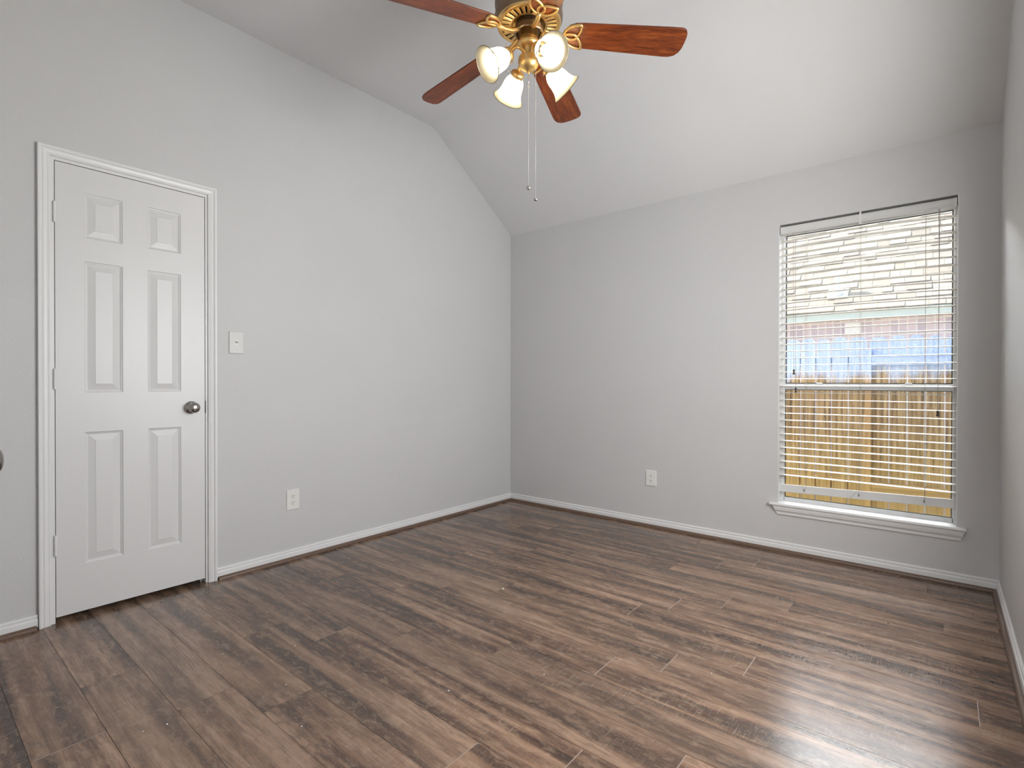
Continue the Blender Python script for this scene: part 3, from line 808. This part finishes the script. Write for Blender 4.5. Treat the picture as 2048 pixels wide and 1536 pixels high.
# light kit: four arms, shades and bulbs. First shade leans towards the doorway
base = math.atan2(-0.7701, 0.6379)           # direction from the fan to the camera
tilt = math.radians(35)
for k in range(4):
    a = base + math.radians(27.5) + k * math.pi / 2
    hx, hy = math.cos(a), math.sin(a)
    def K(r, z): return Vector((FX + r * hx, FY + r * hy, z))
    arm = MB()
    arm.tube([K(0.018, 2.518), K(0.030, 2.528), K(0.046, 2.535), K(0.062, 2.532), K(0.074, 2.521), K(0.084, 2.506), K(0.092, 2.495)], [0.008, 0.008, 0.0075, 0.007, 0.007, 0.0075, 0.009], 12)
    ax = Vector((hx * math.cos(tilt), hy * math.cos(tilt), -math.sin(tilt)))
    Sm = Matrix.Translation(K(0.094, 2.4905)) @ Vector((0, 0, 1)).rotation_difference(ax).to_matrix().to_4x4()
    arm.lathe([(0.006, -0.008), (0.018, -0.005), (0.0275, 0.000), (0.0300, 0.004), (0.0305, 0.010), (0.0300, 0.018), (0.0290, 0.018), (0.0280, 0.004)], 28, Sm, cap=False)
    ao = arm.build('light_arm', M['brass'], fan)
    for q in range(3):
        sc_ = MB()
        t = q * 2 * math.pi / 3 + 0.5
        c0 = Vector((math.cos(t) * 0.029, math.sin(t) * 0.029, 0.012)); c1 = Vector((math.cos(t) * 0.040, math.sin(t) * 0.040, 0.012)); c2 = Vector((math.cos(t) * 0.0415, math.sin(t) * 0.0415, 0.012)); c3 = Vector((math.cos(t) * 0.045, math.sin(t) * 0.045, 0.012))
        sc_.tube([Sm @ c0, Sm @ c1, Sm @ c2, Sm @ c3], [0.0016, 0.0016, 0.0032, 0.0030], 8)
        sc_.build('thumb_screw', M['chrome'], ao)
    pr = [(0.0265, 0.004), (0.0270, 0.018), (0.0300, 0.024), (0.0360, 0.032), (0.0420, 0.044), (0.0455, 0.060), (0.0475, 0.076), (0.0505, 0.092), (0.0560, 0.107), (0.0635, 0.119), (0.0705, 0.126)]
    sb = MB().lathe(pr, 44, Sm, cap=False)
    sb.tube([Sm @ Vector((0.0705 * math.cos(q * math.pi / 22), 0.0705 * math.sin(q * math.pi / 22), 0.126)) for q in range(44)], 0.0016, 6, True)
    sh = sb.build('lamp_shade', M['shade'], fan)
    bu = MB().lathe([(0.0004, 0.105), (0.008, 0.104), (0.0165, 0.099), (0.0225, 0.090), (0.0245, 0.079), (0.0230, 0.067), (0.0180, 0.055), (0.0135, 0.046), (0.0125, 0.040)], 16, Sm, cap=False)
    bu.build('bulb', M['bulb'], sh)
    MB().lathe([(0.0125, 0.042), (0.0135, 0.038), (0.0135, 0.006)], 14, Sm).build('socket', M['vent'], sh)

def bead_chain(x, y, z0, z1, name, knob):
    c = MB()
    if name == 'long':
        c.tube([(x, y, z0), (x, y, z0 - 0.045)], 0.0016, 6)
        c.lathe([(0.0016, 0.008), (0.0035, 0.003), (0.0038, -0.006), (0.0020, -0.008)], 10, Matrix.Translation((x, y, z0 - 0.052)))
        z0 -= 0.058
    n = int((z0 - z1) / 0.0052)
    for i in range(n):
        zc = z0 - (i + 0.5) * (z0 - z1) / n
        c.lathe([(0.0003, -0.0017), (0.0012, -0.0012), (0.0017, 0.0), (0.0012, 0.0012), (0.0003, 0.0017)], 6, Matrix.Translation((x, y, zc)), cap=False)
    c.tube([(x, y, z0), (x, y, z1)], 0.0005, 4)
    o = c.build('pull_chain', M['chrome'], fan)
    k = MB().lathe([(0.0020, 0.010), (0.0045, 0.0085), (0.0085, 0.0050), (0.0102, 0.0), (0.0085, -0.0052), (0.0050, -0.0085), (0.0005, -0.0098)], 20, Matrix.Translation((x, y, z1 - 0.009)) @ knob)
    k.build('pull_knob', M['chrome'], o)
bead_chain(FX, FY, 2.434, 1.950, 'long', Matrix.Rotation(0.7, 4, Vector((0.4, 0.7, 0))))
bead_chain(FX + 0.77 * 0.031 - 0.638 * 0.012, FY + 0.638 * 0.031 + 0.77 * 0.012, 2.566, 1.904, 'short', Matrix.Scale(0.85, 4, Vector((0, 0, 1))))

# ------------------------------------------------------------------ crumbs on the floor
cr = MB()
for x, y, s in [(3.03, -0.20, .006), (3.10, -0.30, .007), (3.17, -0.24, .008), (2.98, -0.38, .005), (3.20, -0.43, .006), (3.06, -0.50, .006), (2.80, -0.17, .005), (2.62, -0.22, .004), (2.45, -0.16, .004),
                (2.90, -0.80, .008), (2.94, -0.84, .004), (3.22, -0.74, .006), (2.36, -0.80, .008), (3.23, -1.12, .008), (2.91, -1.18, .005), (3.16, -0.14, .007), (2.2, -0.13, .004), (2.02, -0.12, .004), (1.86, -1.70, .006)]:
    m_ = Matrix.Translation((x, y, s * 0.22)) @ Matrix.Rotation(random.uniform(0, 3), 4, 'Z') @ Matrix.Diagonal((1.0, random.uniform(0.4, 0.8), 0.45, 1))
    cr.lathe([(0.0002, -s * 0.5), (s * 0.4, -s * 0.4), (s * 0.5, 0), (s * 0.35, s * 0.4), (0.0002, s * 0.5)], 6, m_, smooth=False, cap=False)
tag(cr.build('crumbs', M['crumb']), 'tiny dark crumbs scattered on the floor below the window', 'debris', kind='stuff')
ch = MB()
for x, y, s in [(1.30, -1.62, .011), (0.80, -1.35, .006), (1.02, -2.62, .007), (0.86, -2.84, .006), (1.52, -2.86, .006), (1.26, -2.78, .005), (1.18, -3.13, .008), (1.16, -3.19, .005), (1.74, -2.43, .007), (2.25, -2.62, .005), (1.94, -2.13, .005), (0.62, -2.55, .005), (2.42, -1.72, .005)]:
    m_ = Matrix.Translation((x, y, s * 0.2)) @ Matrix.Rotation(random.uniform(0, 3), 4, 'Z') @ Matrix.Diagonal((1.0, random.uniform(0.5, 0.9), 0.4, 1))
    ch.lathe([(0.0002, -s * 0.5), (s * 0.4, -s * 0.4), (s * 0.5, 0), (s * 0.35, s * 0.4), (0.0002, s * 0.5)], 6, m_, smooth=False, cap=False)
tag(ch.build('paint_flecks', M['chip']), 'tiny white paint flecks scattered across the middle of the floor', 'debris', kind='stuff')

# ------------------------------------------------------------------ outside: fence
GZ = -0.32
FYY = 1.5
fe = thing('picket_fence', (2.6, FYY, GZ), 'dog-ear board fence outside the window', 'fence')
xs = []
known = [2.11, 2.2305, 2.3499, 2.4701, 2.610, 2.749, 2.8669, 2.9812, 3.1019]
x = known[0]
left = []
while x > -1.6: x -= 0.1195; left.append(x)
right = [];x = known[-1]
while x < 5.0: x += 0.118; right.append(x)
edges = left[::-1] + known + right
for a, b in zip(edges[:-1], edges[1:]):
    c = (a + b) / 2
    front = (int(math.floor((c - 2.61) / 2.2)) % 2 == 1)      # boards face us on every other bay
    y0 = FYY if front else FYY + 0.045
    g = 0.0038 + random.random() * 0.003
    x0, x1 = a + g, b - g
    zt = 1.470 + random.uniform(-0.008, 0.006) - (c - 2.6) * 0.006
    if abs(c - 2.68) < 0.06: zt += 0.004
    ear = 0.030; th = 0.016
    pf = [(x0, GZ + 0.01), (x1, GZ + 0.01), (x1, zt - ear), (x1 - ear, zt), (x0 + ear, zt), (x0, zt - ear)]
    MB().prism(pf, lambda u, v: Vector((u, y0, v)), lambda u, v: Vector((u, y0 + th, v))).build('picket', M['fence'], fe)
for px in (0.41, 2.61, 4.81):
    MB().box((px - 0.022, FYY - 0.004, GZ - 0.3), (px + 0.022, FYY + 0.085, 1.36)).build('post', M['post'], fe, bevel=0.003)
for pa, pb, yy in ((2.632, 4.79, FYY + 0.005), (0.432, 2.588, FYY + 0.017), (-1.7, 0.388, FYY + 0.005)):
    for zc in (0.224, 1.277):
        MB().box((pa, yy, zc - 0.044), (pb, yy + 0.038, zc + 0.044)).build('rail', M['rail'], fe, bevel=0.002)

gr = MB()
for k in range(90):
    x0 = random.uniform(1.4, 3.6); y0 = random.uniform(1.15, 1.44); h = random.uniform(0.18, 0.42); lx = random.uniform(-0.12, 0.12)
    gr.tube([(x0, y0, GZ), (x0 + lx * 0.3, y0, GZ + h * 0.6), (x0 + lx, y0 + random.uniform(-.03, .03), GZ + h)], [0.0022, 0.0018, 0.0006], 4)
tag(gr.build('grass', M['drygrass']), 'dry grass stalks along the foot of the fence', 'grass', kind='stuff')
struct(MB().box((-6, T, GZ - 0.1), (12, 14, GZ)).build('lawn', M['lawn']))

# ------------------------------------------------------------------ outside: neighbouring house
EY, EZ, TH = 3.0, 1.873, math.radians(40)
hs = thing('neighbour_house', (2.5, 3.18, GZ), 'brick house with sunlit tan shingle roof behind the fence', 'house')
MB().box((-3.5, 3.18, GZ), (8.5, 3.35, 1.80)).build('brick_wall', M['brick'], hs)
MB().box((-3.8, EY + 0.0, EZ - 0.092), (8.8, EY + 0.02, EZ)).build('fascia', M['fascia'], hs, bevel=0.003)
MB().box((-3.8, EY + 0.02, EZ - 0.092), (8.8, 3.18, EZ - 0.08)).build('soffit', M['vent'], hs)
MB().box((-3.5, 3.165, EZ - 0.125), (8.5, 3.18, EZ - 0.08)).build('frieze_board', M['brick'], hs)
rf = MB()
ey = Vector((0, math.cos(TH), math.sin(TH))); en = Vector((0, -math.sin(TH), math.cos(TH)))
o0 = Vector((0, EY - 0.03, EZ - 0.005))
EXPO = 0.150
for c in range(22):
    xx = -3.6 + random.uniform(0, 0.3)
    while xx < 8.6:
        wdt = random.uniform(0.09, 0.24)
        t = random.choice((1.0, 1.0, 0.9, 0.74, 0.94))
        th = random.choice((0.006, 0.010, 0.016))
        s0, s1 = c * EXPO, (c + 1) * EXPO + 0.03
        P0 = o0 + ey * s0; P1 = o0 + ey * s1
        x0, x1 = xx, xx + wdt - 0.0025
        pts = [Vector((x0, 0, 0)) + P0, Vector((x1, 0, 0)) + P0, Vector((x1, 0, 0)) + P1, Vector((x0, 0, 0)) + P1,
               Vector((x0, 0, 0)) + P0 + en * th, Vector((x1, 0, 0)) + P0 + en * th, Vector((x1, 0, 0)) + P1 + en * 0.002, Vector((x0, 0, 0)) + P1 + en * 0.002]
        rf.add(pts, [(4, 5, 6, 7), (0, 1, 5, 4), (0, 4, 7, 3), (1, 2, 6, 5)], at=(t, t * random.uniform(0.97, 1.0), t * random.uniform(0.93, 1.02)))
        xx += wdt
roof = rf.build('shingle_roof', M['shingle'], hs, attr='tab', fix=False)
dk = MB(); L_ = 22 * EXPO
pq = [o0, o0 + ey * L_, o0 + ey * L_ + Vector((0, 3.0, -2.4)), o0 + Vector((0, 0.6, -0.02))]
dk.rings([[p + Vector((-3.6, 0, -0.012)) for p in pq], [p + Vector((8.6, 0, -0.012)) for p in pq]], True, True, True, False)
dk.build('roof_deck', M['fascia'], hs)
MB().box((2.240, 3.152, 1.623), (2.395, 3.18, 1.748)).box((2.232, 3.158, 1.615), (2.403, 3.18, 1.625)).build('wall_vent', M['vent'], hs, bevel=0.004)
# plumbing vent on the roof
def cam_ray(px, py): return d + R_ * ((px - 1024) / FPX) - U_ * ((py - 768) / FPX)
rv_ = cam_ray(1676, 590)
tt = (o0 - CAM).dot(en) / rv_.dot(en)
vpos = CAM + rv_ * tt
vp_ = MB().lathe([(0.026, -0.05), (0.026, 0.235), (0.021, 0.235), (0.021, 0.20)], 18, Matrix.Translation(vpos)).build('vent_pipe', M['pipe'], hs)
fm = Matrix.Translation(vpos + en * 0.012) @ Vector((0, 0, 1)).rotation_difference(en).to_matrix().to_4x4()
fs = MB().lathe([(0.062, 0.004), (0.050, 0.020), (0.038, 0.045), (0.029, 0.056)], 20, fm)
fs.rings([[fm @ Vector((sx * 0.10, sy * 0.10, z)) for sx, sy in ((-1, -1), (1, -1), (1, 1), (-1, 1))] for z in (0.0, 0.004)], True, True, True, False)
fs.build('pipe_flashing', M['pipe'], vp_)

# ------------------------------------------------------------------ clean helper keys
for o in list(bpy.data.objects):
    if '_o' in o: del o['_o']
